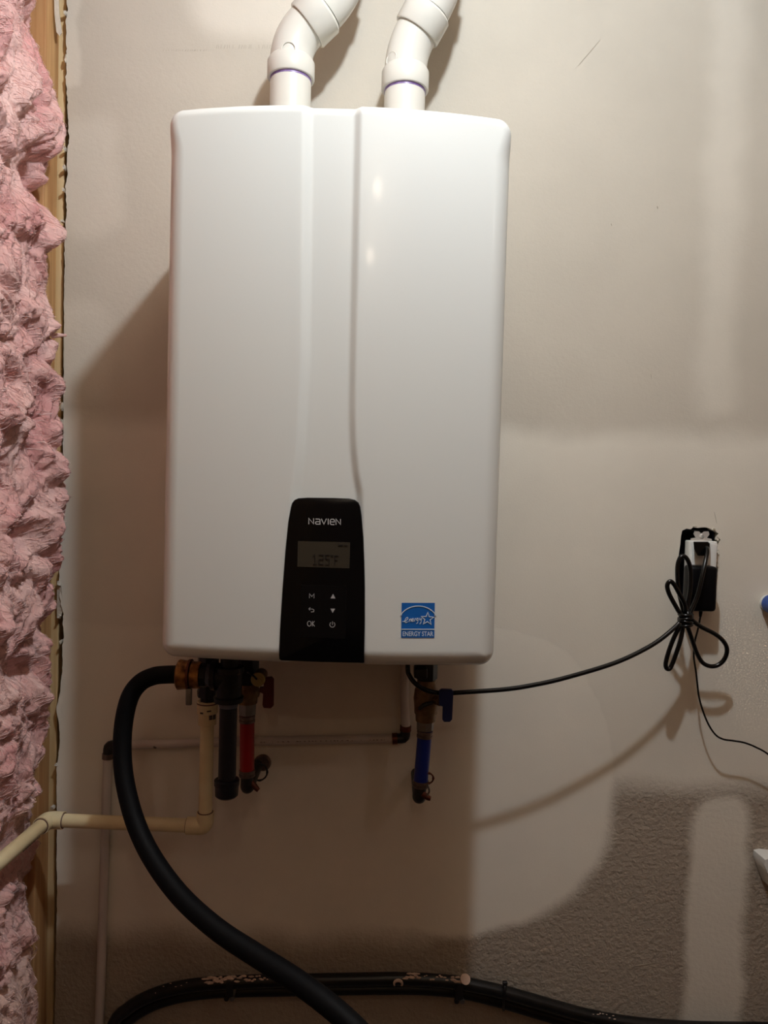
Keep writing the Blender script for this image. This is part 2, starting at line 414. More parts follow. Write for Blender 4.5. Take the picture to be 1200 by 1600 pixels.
LCZ = P(75, 1281, 0.085).z; DNZ = (P(-3, 1347, 0.24).z - LCZ) / (P(-3, 1347, 0.24) - P(75, 1281, 0.085)).y * -1
def batt(name, z0, z1, m, label, d1=0.404):
    nz_ = int((z1 - z0) / 0.0023); nd = 150
    vs_ = []; fs = []
    for i in range(nz_ + 1):
        z = z0 + (z1 - z0) * i / nz_
        e = min(i, nz_ - i) * (z1 - z0) / nz_; roll = max(0.0, 1 - e / 0.02) ** 2 * 0.02
        for j in range(nd + 1):
            t = j / nd; d = 0.045 + (d1 - 0.045) * (t ** 1.25)
            e2 = max(0.0, 1 - (d1 - d) / 0.03) ** 2 * 0.02
            vs_.append(V((max(-0.672, wool_x(d, z) - roll - e2), -d, z)))
    W_ = nd + 1
    for i in range(nz_):
        for j in range(nd):
            k = i * W_ + j; fs.append((k, k + 1, k + W_ + 1, k + W_))
    # sides and back, so that the batt is a solid slab
    rim = [j for j in range(W_)] + [i * W_ + nd for i in range(1, nz_ + 1)] + [nz_ * W_ + j for j in range(nd - 1, -1, -1)] + [i * W_ for i in range(nz_ - 1, 0, -1)]
    k0 = len(vs_)
    for r in rim: vs_.append(V((-0.676, vs_[r].y, vs_[r].z)))
    n = len(rim)
    for i in range(n): fs.append((rim[i], rim[(i + 1) % n], k0 + (i + 1) % n, k0 + i))
    fs.append(tuple(k0 + i for i in range(n)))
    root = thing(name, label, 'insulation', (-0.676, -0.22, z0))
    b = MB(); b.v = vs_; b.f = fs; b.build('batt', m, root, sharp=180)
    f = MB()
    for _ in range(int(24000 * (z1 - z0) / 1.9)):
        d = random.uniform(0.05, 0.32); z = random.uniform(z0 + 0.01, z1 - 0.01)
        ang = random.gauss(math.pi / 2, 0.7); ln = random.uniform(0.005, 0.020); cur = random.uniform(-60, 60)
        p = []; a = ang; dd, zz = d, z
        for k in range(5):
            p.append(V((max(-.672, wool_x(max(.046, min(dd, .4)), max(z0, min(zz, z1)))) + 0.0003 + 0.0035 * math.sin(k / 4 * math.pi) * random.random(), -dd, zz)))
            dd += math.cos(a) * ln / 4; zz += math.sin(a) * ln / 4; a += cur * ln / 4
        wv = 0.00034; k0 = len(f.v)
        side = V((0.3, -math.sin(ang), math.cos(ang))).normalized() * wv
        for q in p: f.v.append(q + side); f.v.append(q - side)
        for k in range(4): f.f.append((k0 + 2 * k, k0 + 2 * k + 1, k0 + 2 * k + 3, k0 + 2 * k + 2))
    tag(f.build('loose_fibre', M['fibre'], root, sharp=180), kind='stuff')
    return root
zs = P(50, 1480, 0.085).z
bt = batt('insulation_batt', zs, 2.44, M['pink'], 'tall fluffy pink fibreglass insulation batt filling most of the stud bay')
# the wisp that pokes out over the cut edge
MB().tube([P(80, 525, 0.075), P(90, 524, 0.07), P(103, 524, 0.055)], [0.005, 0.004, 0.002], 8, smooth=4).build('wool_wisp', M['pink'], bt)
batt('insulation_batt', 0.0, zs - 0.003, M['palepink'], 'short faded pink insulation batt below the horizontal seam at lower left')

# ------------------------------------------------------------------ the water heater
D = 0.336
xl_, xr_ = P(263, 610, 0.29).x, P(783.5, 610, 0.29).x
CX, W = (xl_ + xr_) / 2, (xr_ - xl_) / 2
ZT, ZB = P(590, 168.5, 0.322).z, P(520, 1037.5, 0.318).z
H = (ZT - ZB) / 2; CZ = (ZT + ZB) / 2
print('heater width', 2 * W, 'height', 2 * H, 'cx', CX)
zk = [P(520, y, D).z for y in (1040, 770, 740, 700, 650, 560, 180)]
chl = [P(a, b, D - .004).x for a, b in ((452, 1040), (462, 770), (466, 740), (470, 700), (473, 650), (477.5, 560), (480.5, 180))]
chr_ = [P(a, b, D - .004).x for a, b in ((566, 1040), (562, 770), (556, 740), (552, 700), (550, 650), (551, 560), (559.5, 180))]
def ss(t): t = max(0.0, min(1.0, t)); return t * t * (3 - 2 * t)
def surf0(x, z):
    u = (x - CX) / W
    return D - 0.020 * abs(u) ** 2.2
def surf(x, z):
    a = float(np.interp(z, zk, chl)); b = float(np.interp(z, zk, chr_))
    ch = ss((x - (a - 0.0075)) / 0.015) * (1 - ss((x - (b - 0.006)) / 0.012))
    return surf0(x, z) - 0.0075 * ch
RC = 0.020
def fillet(x, z, d):
    qx = abs(x - CX) - (W - RC); qz = abs(z - CZ) - (H - RC)
    if qx > 0 and qz > 0: s = RC - math.hypot(qx, qz)
    else: s = RC - max(qx, qz)
    top = ss((z - (ZT - 0.06)) / 0.04)
    r = 0.024 * (1 - top) + 0.015 * top
    s = max(0.0, s)
    return d - (r - math.sqrt(max(0.0, r * r - (r - s) ** 2))) if s < r else d
NU, NZ = 380, 230
zl = []
for i in range(NZ + 1):
    t = 2 * i / NZ - 1; zl.append(CZ + H * math.sin(t * math.pi / 2 * 0.96) / math.sin(math.pi / 2 * 0.96))
ul = [math.sin(t * math.pi / 2 * 0.93) / math.sin(math.pi / 2 * 0.93) for t in [2 * j / NU - 1 for j in range(NU + 1)]]
b = MB()
for z in zl:
    e = max(0.0, abs(z - CZ) - (H - RC)); w = W - RC + math.sqrt(max(0.0, RC * RC - e * e))
    for u in ul:
        x = CX + u * w; b.v.append(V((x, -fillet(x, z, surf(x, z)), z - 0.0035 * u * u * ss((z - ZT + 0.25) / 0.25))))
NW = NU + 1
for i in range(NZ):
    for j in range(NU):
        k = i * NW + j; b.f.append((k, k + 1, k + NW + 1, k + NW))
rim = [j for j in range(NW)] + [i * NW + NU for i in range(1, NZ + 1)] + [NZ * NW + j for j in range(NU - 1, -1, -1)] + [i * NW for i in range(NZ - 1, 0, -1)]
k0 = len(b.v); n = len(rim)
for r in rim: b.v.append(V((b.v[r].x, -0.012, b.v[r].z)))
for i in range(n): b.f.append((rim[i], rim[(i + 1) % n], k0 + (i + 1) % n, k0 + i))
b.f.append(tuple(k0 + i for i in range(n)))
heater = thing('water_heater', 'large white wall-hung tankless water heater with black control panel', 'water heater', (CX, -0.02, ZB))
b.build('cover', M['white'], heater, sharp=50)
MB().box((CX - W + .02, -0.012, ZB + .01), (CX + W - .02, -0.0005, ZT - .025), .002).build('mounting_plate', M['steel'], heater)
MB().box((CX - W + .03, -0.29, ZB - .003), (CX + W - .03, -0.03, ZB + .004), .002).build('base_plate', M['darksteel'], heater)

# control panel in the foot of the channel
pan_px = [(454, 793), (456, 786), (460, 781), (466, 778.5), (480, 777.5), (520, 778), (545, 779), (554, 781), (560, 785.5), (563, 792), (565, 806), (568, 840), (569.5, 880), (570.3, 920), (570.3, 970), (569, 1036.5), (500, 1035), (439, 1032.5),
          (436, 1030), (435.5, 1024), (437, 985), (441, 920), (446, 855), (450, 815)]
PD = D + 0.0018
front = [P(a, c, PD) for a, c in pan_px]
cen = sum(front, V()) / len(front)
def inset(pts_, w, dy):
    out = []
    n_ = len(pts_)
    for i in range(n_):
        t = (pts_[(i + 1) % n_] - pts_[i - 1]); nrm = V((-t.z, 0, t.x)).normalized()
        if nrm.dot(cen - pts_[i]) < 0: nrm = -nrm
        out.append(pts_[i] + nrm * w + Y * dy)
    return out
pb = MB()
rings = [inset(front, 0.0022, 0), inset(front, 0.0007, 0.0006), inset(front, 0, 0.002), inset(front, 0, 0.020)]
n = len(front)
for r in rings: pb.v.extend(r)
for k in range(3):
    for i in range(n):
        j = (i + 1) % n; pb.f.append((k * n + i, k * n + j, (k + 1) * n + j, (k + 1) * n + i))
for t in tessellate_polygon([rings[0]]): pb.f.append(tuple(t))
for t in tessellate_polygon([rings[3]]): pb.f.append(tuple(3 * n + i for i in reversed(t)))
panel = pb.build('control_panel', M['black'], heater, sharp=30)
panel['label'] = 'glossy black control panel'

def flat_poly(mb_, px, d, th=0.0006):
    f = [P(a, c, d) for a, c in px]; mb_.prism(f, [p + Y * th for p in f])
def stroke(mb_, px, w, dfun, th=0.0004):
    """a flat printed line of w pixels through pixel points"""
    n_ = len(px); L_, R_ = [], []
    closed = px[0] == px[-1]
    for i in range(n_):
        a = px[i - 1] if i else (px[-2] if closed else px[0]); c = px[i + 1] if i < n_ - 1 else (px[1] if closed else px[-1])
        p = px[i]
        d0 = V((p[0] - a[0], p[1] - a[1])); d1 = V((c[0] - p[0], c[1] - p[1]))
        if d0.length < 1e-6: d0 = d1
        if d1.length < 1e-6: d1 = d0
        d0 = d0.normalized(); d1 = d1.normalized(); t = (d0 + d1)
        t = t.normalized() if t.length > 1e-6 else d0
        k = min(1.6, 1 / max(0.5, t.dot(d0)))
        nx, ny = -t.y * w / 2 * k, t.x * w / 2 * k
        L_.append((p[0] + nx, p[1] + ny)); R_.append((p[0] - nx, p[1] - ny))
    for i in range(n_ - 1):
        q = [L_[i], L_[i + 1], R_[i + 1], R_[i]]
        f = []
        for a, c in q: f.append(P(a, c, dfun(a, c)))
        k0 = len(mb_.v); mb_.v.extend(f); mb_.v.extend([p + Y * th for p in f])
        mb_.f.extend([(k0, k0 + 1, k0 + 2, k0 + 3), (k0 + 7, k0 + 6, k0 + 5, k0 + 4), (k0, k0 + 4, k0 + 5, k0 + 1), (k0 + 1, k0 + 5, k0 + 6, k0 + 2), (k0 + 2, k0 + 6, k0 + 7, k0 + 3), (k0 + 3, k0 + 7, k0 + 4, k0)])
def text_px(mb_, txt, x0, y0, x1, y1, dfun):
    """filled lettering fitted to a pixel box"""
    cu = bpy.data.curves.new('t', 'FONT'); cu.body = txt; cu.resolution_u = 4; cu.offset = 0.012
    o = bpy.data.objects.new('t', cu); COL.objects.link(o)
    dg = bpy.context.evaluated_depsgraph_get(); me = bpy.data.meshes.new_from_object(o.evaluated_get(dg))
    xs = [v.co.x for v in me.vertices]; ys = [v.co.y for v in me.vertices]
    a0, a1, b0, b1 = min(xs), max(xs), min(ys), max(ys); vs_ = []
    for v in me.vertices:
        a = x0 + (v.co.x - a0) / (a1 - a0) * (x1 - x0); c = y1 - (v.co.y - b0) / (b1 - b0) * (y1 - y0)
        vs_.append(P(a, c, dfun(a, c)))
    mb_.add(vs_, [tuple(p.vertices) for p in me.polygons])
    bpy.data.objects.remove(o); bpy.data.curves.remove(cu); bpy.data.meshes.remove(me)
pd = lambda a, c: PD + 0.0007
def arc(cx, cy, rx, ry, t0, t1, n_=14): return [(cx + rx * math.cos(math.radians(t0 + (t1 - t0) * i / n_)), cy - ry * math.sin(math.radians(t0 + (t1 - t0) * i / n_))) for i in range(n_ + 1)]
# maker's lettering
lg = MB(); w = 1.5
stroke(lg, [(482.5, 819), (482.5, 810), (490, 818.5), (490, 810)], w, pd)
stroke(lg, [(493, 811), (498.5, 811), (500, 812.5), (500, 819), (494, 819), (492.8, 817.2), (494, 815), (500, 815)], w, pd)
stroke(lg, [(502, 810.5), (506, 819), (510, 810.5)], w, pd)
stroke(lg, [(512.8, 810.5), (512.8, 819.6)], w, pd)
stroke(lg, [(516, 815.4), (522.5, 815.6), (522.5, 813), (521, 811.3), (517.5, 811.3), (516, 813), (516, 818), (517.5, 819.6), (522.5, 819.8)], w, pd)
stroke(lg, [(525, 820), (525, 811), (532, 819.5), (532, 811)], w, pd)
lg.build('logo', M['silver'], panel)
k = MB(); flat_poly(k, [(465.5, 845.5), (547, 847.5), (546, 888), (464.5, 885.5)], PD + 0.0008); sc_ = k.build('display_screen', M['lcd'], panel); sc_['label'] = 'dim amber-grey display window'
k = MB(); dd = lambda a, c: PD + 0.0016
stroke(k, [(489.5, 869), (492, 866.5), (492, 881)], 1.5, dd); stroke(k, [(489, 881.4), (495, 881.6)], 1.5, dd)
stroke(k, [(498.5, 867), (505, 867.2), (505, 874), (498.5, 874), (498.5, 881.6), (505.5, 881.8)], 1.5, dd)
stroke(k, [(515, 867.5), (508.8, 867.3), (508.8, 873), (514.8, 874), (514.6, 881.8), (508.6, 882)], 1.5, dd)
stroke(k, arc(519, 868.5, 1.3, 1.3, 0, 360, 8), 0.9, dd); stroke(k, [(529, 868.5), (523, 868.3), (523, 882.5)], 1.3, dd); stroke(k, [(523, 875), (527.5, 875.2)], 1.2, dd)
stroke(k, [(528, 851.6), (536, 851.8)], 2, dd); stroke(k, [(538, 851.8), (543, 852)], 2, dd)
k.build('display_digits', M['digits'], panel)
k = MB(); flat_poly(k, [(470, 914), (541, 916), (540, 998), (469, 996)], PD + 0.0004); k.build('touch_pad', M['keypad'], panel)
k = MB(); stroke(k, [(483.4, 934.6), (483.6, 927.5), (487.2, 932.2), (490.8, 927.8), (490.6, 934.8)], 0.9, pd); k.build('menu_symbol', M['silver'], panel)
k = MB(); flat_poly(k, [(516.5, 935), (520.4, 927.8), (524, 935.2)], PD + .0008); k.build('up_symbol', M['silver'], panel)
k = MB(); flat_poly(k, [(516.2, 951), (523.6, 951.2), (519.8, 957.8)], PD + .0008); k.build('down_symbol', M['silver'], panel)
k = MB(); stroke(k, [(482.5, 951.5), (488.5, 951.7), (490.6, 953.4), (490.2, 955.8), (486, 956.2)], 0.9, pd); stroke(k, [(485, 949.2), (482.4, 951.4), (484.4, 953.6)], 0.9, pd); k.build('back_symbol', M['silver'], panel)
k = MB(); stroke(k, arc(483.2, 974.5, 2.9, 3.9, 0, 360, 18), 0.9, pd); stroke(k, [(488, 970.5), (487.8, 978.6)], 0.9, pd); stroke(k, [(491.4, 970.6), (488.2, 974.4), (491.6, 978.8)], 0.9, pd); k.build('ok_symbol', M['silver'], panel)
k = MB(); stroke(k, arc(519.3, 976, 4, 4, 125, 415, 20), 0.9, pd); stroke(k, [(519.5, 971), (519.4, 976.4)], 0.9, pd); k.build('power_symbol', M['silver'], panel)

# blue efficiency label
def sd(e):
    def f(a, c):
        p = P(a, c, D - 0.004); return surf0(p.x, p.z) + e
    return f
k = MB(); e = sd(0.0005); NG = 8; x0, y0, x1, y1 = 627, 942, 679, 996.5
st_ = MB()
for i in range(NG + 1):
    for j in range(2):
        a = x0 + (x1 - x0) * i / NG + (0.5 if j == 0 else -0.3); c = (y0 if j == 0 else y1) + 0.0 * i
        st_.v.append(P(a, c, e(a, c)))
for i in range(NG + 1):
    for j in range(2): st_.v.append(st_.v[2 * i + j] + Y * 0.0003)
m_ = 2 * (NG + 1)
for i in range(NG):
    st_.f.append((2 * i, 2 * i + 1, 2 * i + 3, 2 * i + 2)); st_.f.append((m_ + 2 * i + 2, m_ + 2 * i + 3, m_ + 2 * i + 1, m_ + 2 * i))
label = st_.build('sticker', M['blueprint'], heater); label['label'] = 'square blue efficiency sticker'
e2 = sd(0.0011); k = MB()
stroke(k, [(628, 960.5)] + arc(653.5, 971, 30, 24, 156, 24, 24) + [(678.6, 961)], 1.3, e2)
star = []
for i in range(11):
    t = math.radians(90 + 36 * i - 3); r_ = 10.4 if i % 2 == 0 else 4.3
    star.append((668 + r_ * math.cos(t), 967 - r_ * math.sin(t)))
stroke(k, star[0:10] + [star[10]], 1.3, e2)
k.build('star_print', M['cyanwhite'], label)
k = MB()
for ln_ in ([(628.8, 971.2), (632, 971), (635.6, 969), (637.6, 966), (637, 964.6), (635, 965.2), (633, 968.4), (632.6, 971.4), (634, 973), (637.4, 971.4)],
            [(639, 972), (640, 967.2)], [(639.4, 969.8), (641.8, 967), (642.7, 967.8), (641.9, 971.3)],
            [(643.5, 969.7), (646.1, 968), (645.6, 966.4), (643.9, 967.2), (643.2, 969.8), (644.3, 971), (646.6, 970)],
            [(647.6, 970.9), (648.6, 966.2)], [(648.1, 968.4), (649.8, 965.9)],
            [(654, 966.4), (651.7, 966), (650.6, 968.5), (651.8, 969.8), (653.5, 968), (654, 966), (652.5, 973.3), (650.6, 974.6)],
            [(656.2, 965.5), (655.7, 968.4), (657.4, 968.7), (659.6, 964.9), (657.4, 973.6), (655.6, 975.3)]):
    stroke(k, ln_, 0.95, e2)
k.build('script_print', M['cyanwhite'], label)
k = MB(); stroke(k, [(627.4, 983.3), (678.8, 983.3)], 1.2, e2); text_px(k, 'ENERGY STAR', 629.2, 986.6, 677, 994, e2)
k.build('lettering_print', M['cyanwhite'], label)

# ------------------------------------------------------------------ white vent pipes on top
def vent(name, label, px0, py_hub0, py_hub1, dirn, d, mark, up_len, next_dir):
    base = P(px0, 165, d); base.z = ZT + 0.0015
    root = thing(name, label, 'vent pipe', base, 'white vent pipes on top of the heater')
    zh0 = P(px0, py_hub0, d).z; zh1 = P(px0, py_hub1, d).z
    ax = V((base.x, base.y, 0))
    R = 0.0325
    MB().lathe(ax + Z * base.z, Z, [(0, R), (zh0 - base.z + 0.02, R)], 40).build('pipe', M['pvc'], root)
    pb_ = MB().lathe(ax + Z * (zh0 - 0.004), Z, [(0, R + .0004), (0.0055, R + .0004)], 40)
    pb_.build('primer_band', M['primer'], root)
    a = V(dirn).normalized()
    # moulded elbow: hub, bend, hub
    h = zh1 - zh0
    p = ax + Z * zh0
    el = MB()
    el.lathe(p, Z, [(0, R + .0005), (0, R + .0040), (0.002, R + .0052), (h - .004, R + .0052), (h, R + .0030), (h + 0.002, R + .0012)], 40)
    path = [p + Z * h]; c0 = path[0]
    L1 = 0.064
    for i in range(1, 15):
        t = i / 14; dr = (Z * (1 - t) + a * t).normalized(); path.append(path[-1] + dr * (L1 / 14))
    el.tube(path, R + .0012, 40)
    end = path[-1]
    elo = el.build('elbow', M['pvc'], root)
    e2_ = MB(); hub = 0.034
    e2_.lathe(end - a * 0.004, a, [(0, R + .0005), (0, R + .0042), (0.002, R + .0056), (hub, R + .0056), (hub + .003, R + .0030), (hub + .004, R + .0012)], 40)
    s0 = end + a * hub; nd_ = V(next_dir).normalized(); path = [s0]
    for i in range(1, 15):
        t = i / 14; dr = (a * (1 - t) + nd_ * t).normalized(); path.append(path[-1] + dr * (0.06 / 14))
    e2_.tube(path, R + .0014, 40)
    e2_.lathe(path[-1], nd_, [(0, R + .001), (0, R + .0056), (0.034, R + .0056), (0.034, R + .001)], 40)
    e2_.build('elbow', M['pvc'], root)
    q = path[-1] + nd_ * 0.02; tlen = (RZ - 0.002 - q.z) / nd_.z if nd_.z > .3 else up_len
    MB().tube([q, q + nd_ * max(0.02, tlen)], R, 40).build('pipe', M['pvc'], root)
    mk = MB().lathe(end - a * 0.0046, a, [(0, R + .0004), (0.0016, R + .0032)], 40); mk.build('seam_ring', M['glue'], elo)
    # round moulding mark on the bend
    o = P(mark[0], mark[1], d); rd = V((o.x - ax.x, 0, 0)); rd = max(-.8 * R, min(.8 * R, o.x - ax.x - 0.0))
    best = min((v for v in el.v), key=lambda v: (project(v) - V(mark)).length + (0 if v.y < base.y - 0.008 else 1000))
    nrm = (best - V((base.x, base.y, best.z))).normalized()
    ring = MB(); t1 = nrm.orthogonal().normalized(); t2 = nrm.cross(t1)
    ring.tube([best + (t1 * math.cos(q_) + t2 * math.sin(q_)) * 0.0105 - nrm * 0.0010 for q_ in [2 * math.pi * i / 24 for i in range(25)]], 0.0009, 6)
    ring.build('moulding_mark', M['pvc'], elo)
    return root
def project(v):
    r = ROT.transposed() @ (v - CAM); return V((600 + F * r.x / -r.z, 800 - F * r.y / -r.z))
vent('vent_pipe', 'left white PVC vent pipe elbowing sharply right above the heater', 453.5, 125, 96, (0.74, -0.12, 0.66), 0.10, (450, 76), 0.3, (0.25, 0, 0.97))
vent('vent_pipe', 'right white PVC vent pipe elbowing gently right above the heater', 632, 143, 111, (0.50, -0.20, 0.84), 0.10, (612, 90), 0.3, (0.15, 0, 0.99))

# ------------------------------------------------------------------ black rubber gas hose and black iron tee
DG = 0.20
def PX(px, py, d): return P(px, py, d)
tc_ = P(358, 1056, DG)
gas = thing('gas_tee', 'dark iron pipe tee with a capped drip leg under the heater', 'pipe fitting', V((tc_.x, -DG, P(358, 1247, DG).z)))
ax = V((tc_.x, -DG, 0))
def zed(py, px=358, d=DG): return P(px, py, d).z
g = MB().lathe(ax + Z * zed(1096), Z, [(0, .0155), (0, .0215), (.007, .0225), (.009, .0190), (.020, .0195), (.042, .0195), (.046, .0225), (.053, .0215), (.053, .015)], 32)
bl = tc_ - V((P(358, 1056, DG).x - P(338, 1056, DG).x, 0, 0))
g.lathe(tc_, -X, [(0, .0190), (.018, .0190), (.019, .0225), (.026, .0215), (.026, .016)], 32)
g.build('tee', M['iron'], gas)
MB().lathe(ax + Z * (zed(1096) + .045), Z, [(0, .0133), (ZB - zed(1096) - .045 - .0035, .0133)], 28).build('riser', M['iron'], gas)
MB().lathe(ax + Z * (zed(1096) - .0005), -Z, [(0, .0150), (.006, .0140), (.008, .0133)], 28).build('thread_seal', M['bluegrey'], gas)
MB().lathe(ax + Z * zed(1228), Z, [(0, .0133), (zed(1100) - zed(1228), .0133)], 28).build('drip_leg', M['bluesteel'], gas)
MB().lathe(ax + Z * zed(1246), Z, [(0, .006), (.001, .014), (.004, .0172), (.018, .0178), (.020, .0190), (.027, .0190), (.029, .0160), (.029, .0134)], 28).build('cap', M['bluesteel'], gas)
# bushing out of the branch
b0 = tc_ - X * 0.024
MB().lathe(b0, -X, [(0, .0150), (.004, .0165), (.009, .0165), (.010, .0150)], 28).build('thread_seal', M['bluegrey'], gas)
MB().lathe(b0 - X * .0095, -X, [(0, .0185), (.0085, .0185)], 8).build('bushing', M['iron'], gas)

hs = b0 - X * 0.0185
hose = thing('gas_hose', 'thick black rubber hose looping from a brass coupling down in front of the wall', 'hose', hs)
cpl = MB().lathe(hs, -X, [(0, .012), (0, .0200), (.013, .0205), (.0145, .0190), (.0155, .0190)], 28).build('coupling', M['brass'], hose)
MB().lathe(hs - X * .0155, -X, [(0, .0185), (0, .0222), (.004, .0226), (.004, .0210), (.017, .0228), (.0190, .0205), (.0190, .0142)], 28).build('ferrule', M['brass'], hose)
cl = MB().lathe(hs - X * .0146, -X, [(0, .0205), (0, .0235), (.0032, .0235), (.0032, .0205)], 28)
clo = cl.build('clamp_ring', M['copper'], hose)
tp_ = hs - X * .013 - Z * .0225
MB().box((tp_.x - .005, tp_.y - .018, tp_.z - .019), (tp_.x + .004, tp_.y - .012, tp_.z + .006), .0018).build('clamp_tail', M['steel'], clo)
hp = [(284, 1054, .20), (262, 1054, .20), (240, 1056.5, .202), (219, 1067, .205), (203, 1089, .21), (193.5, 1128, .215), (191, 1176, .225), (196, 1226, .24), (212, 1286, .262), (239, 1342, .29), (282, 1400, .325), (338, 1451, .36), (398, 1491, .39), (458, 1529, .42), (515, 1571, .45), (560, 1612, .47), (600, 1660, .49), (640, 1740, .52), (668, 1900, .56)]
pth = [P(*q) for q in hp]; pth[0] = hs - X * .030; pth[0].y = pth[1].y; l_ = pth[-1]
pth += [V((l_.x + .01, l_.y - .02, .18)), V((l_.x + .02, l_.y - .05, .05)), V((l_.x + .05, l_.y - .12, .0150)), V((l_.x + .11, l_.y - .26, .0148))]
MB().tube(pth, 0.0134, 24, smooth=8).build('hose_tube', M['rubber'], hose)

# ------------------------------------------------------------------ cream condensate drain
DC = 0.085
top = P(325, 1092, DC); rr_ = 0.0112
dr = thing('condensate_pipe', 'cream plastic drain pipe with elbows running left past the insulation', 'pipe', V((top.x, -DC, P(318, 1303, DC).z)))
ad = MB()
zt_, z1_ = P(325, 1095, DC).z, P(325, 1131, DC).z
cxp = P(324, 1112, DC).x
ad.lathe(V((cxp, -DC, z1_)), Z, [(0, .0112), (0, .0150), (.018, .0152), (.019, .0170), (.036, .0172), (zt_ - z1_, .0168), (zt_ - z1_, .0110)], 28)
ad.build('adapter', M['cpvc'], dr)
MB().lathe(V((cxp, -DC, zt_)), Z, [(0, .0125), (.006, .0125), (.008, .0175), (.016, .0178), (.022, .016), (.030, .0175), (ZB - zt_ - .0035, .0175)], 8).build('union_nut', M['iron'], dr)
MB().lathe(V((cxp, -DC, z1_ + .0345)), Z, [(0, .0175), (.002, .0175)], 28).build('thread_ring', M['glue'], dr)
for (a, c, w_, h_) in ((329, 1121, 2.2, 4.5), (333.5, 1121.5, 1.6, 4.5), (315.5, 1114, 2.5, 1.3), (327, 1111, 3, 1.2)):
    q_ = [(a - w_, c - h_), (a + w_, c - h_), (a + w_, c + h_), (a - w_, c + h_)]; o_ = []
    for u_, v_ in q_:
        p = P(u_, v_, DC + .014); dx = max(-.0148, min(.0148, p.x - cxp)); rad_ = .0158 if c > 1118 else .0175
        o_.append(V((cxp + dx, -DC - math.sqrt(rad_ ** 2 - dx * dx), p.z)))
    MB().prism(o_, [p + Y * .002 for p in o_]).build('printed_mark', M['ink'], dr)
bot = P(319.5, 1291, DC); vx = lambda py: P(0, 0, DC)
ve = V((cxp, -DC, bot.z))                       # corner of the elbow
MB().lathe(V((cxp, -DC, P(320, 1272, DC).z)), Z, [(0, rr_), (z1_ - P(320, 1272, DC).z + .004, rr_)], 24).build('pipe', M['cpvc'], dr)
MB().lathe(V((cxp, -DC, z1_ - .0012)), Z, [(0, rr_ + .0006), (.0012, rr_ + .0006)], 24).build('glue_ring', M['glue'], dr)
# elbow at the foot
lc = P(75, 1281, DC)
dirL = (V((lc.x, -DC, lc.z)) - ve).normalized()
hubr = 0.0142
def elbow(corner, d0, d1, name, par, leg0=0.022, leg1=0.024):
    m_ = MB()
    path = [corner + d0 * leg0, corner + d0 * 0.010]
    for i in range(1, 8):
        t = i / 8; path.append(corner + d0 * 0.010 * (1 - t) ** 2 + d1 * 0.010 * t ** 2)
    path += [corner + d1 * 0.010, corner + d1 * leg1]
    m_.tube(path, hubr, 24); o = m_.build(name, M['cpvc'], par)
    MB().lathe(corner + d0 * (leg0 - .0004), d0, [(0, rr_ + .0003), (0, hubr - .0012), (.0016, hubr - .0018)], 24).build('glue_ring', M['glue'], o)
    MB().lathe(corner + d1 * (leg1 - .0004), d1, [(0, rr_ + .0003), (0, hubr - .0012), (.0016, hubr - .0018)], 24).build('glue_ring', M['glue'], o)
    return o
elbow(ve, Z, dirL, 'elbow', dr, .024, .030)
lc = V((lc.x, -DC, lc.z))
MB().tube([ve + dirL * .02, lc - dirL * .012], rr_, 24).build('pipe', M['cpvc'], dr)
dn = (P(-3, 1347, 0.24) - lc).normalized(); dn = V((-0.012, -1, dn.z / abs(dn.y))).normalized()
elbow(lc, -dirL, dn, 'elbow', dr, .026, .026)
MB().tube([lc + dn * .012, lc + dn * 0.62], rr_, 24).build('pipe', M['cpvc'], dr)
mk = MB()
for i in range(16):
    q = lc + dn * (0.05 + i * 0.0035) + V((0, 0, -rr_ * .55)) + V((rr_ * .86, 0, 0))
    mk.tube([q - Z * .002, q + Z * random.uniform(.000, .0025)], .0006, 4)
tag(mk.build('printed_mark', M['ink'], dr), kind='stuff')
stain = MB().lathe(ve + dirL * .0301, dirL, [(0, hubr - .0005), (.004, rr_ + .0008)], 24)

# ------------------------------------------------------------------ white half-inch tube along the wall
DP = 0.0105
px_ = thing('water_tube', 'thin white plastic tube with dark elbows clipped low along the back wall', 'pipe', P(168, 1600, DP))
rp = 0.0079
a_, b_ = P(177, 1164.5, DP), P(616, 1154, DP)
MB().tube([a_, (a_ + b_) / 2 + Z * .001, b_], rp, 20, smooth=6).build('tube', M['pex'], px_)
mk = MB(); q = 408
while q < 604:
    t = (q - 177) / (616 - 177); c = a_.lerp(b_, t); c = c + V((0, -rp - .0001, .001 + .001 * (0.5 - abs(t - .5)) * 2))
    mk.tube([c, c + V((random.uniform(.001, .004), 0, 0))], .0006, 4); q += random.choice((5, 7, 8, 14))
tag(mk.build('printed_mark', M['ink'], px_), kind='stuff')
MB().tube([P(240, 1167, DP + rp + .0003), P(244, 1169, DP + rp + .0003)], .0016, 6).build('print_spot', M['ink'], px_)
va, vb = P(168.5, 1182, DP), P(155, 1604, DP); low_ = va + (vb - va) * 1.0; fl = V((vb.x - .01, -DP, 0.002))
MB().tube([va, va.lerp(vb, .5), vb, fl], rp, 20, smooth=4).build('tube', M['pex'], px_)
def dark_elbow(p0, p1, p2, par, ring='copper'):
    MB().tube([p0, p1.lerp(p0, .45), p1.lerp(p0, .15).lerp(p2, .06), p1.lerp(p2, .15).lerp(p0, .06), p1.lerp(p2, .45), p2], .0088, 18).build('elbow', M['darkfit'], par)
    eo = bpy.data.objects[COL.objects[-1].name]
    for p, q in ((p0, p1), (p2, p1)):
        dd_ = (p - q).normalized(); MB().lathe(p - dd_ * .001, dd_, [(0, .0080), (0, .0100), (.009, .0100), (.009, .0080)], 20).build('crimp_ring', M[ring], eo)
dark_elbow(P(168.8, 1178, DP), P(169.5, 1165, DP), P(182, 1164.2, DP), px_, 'crimp')
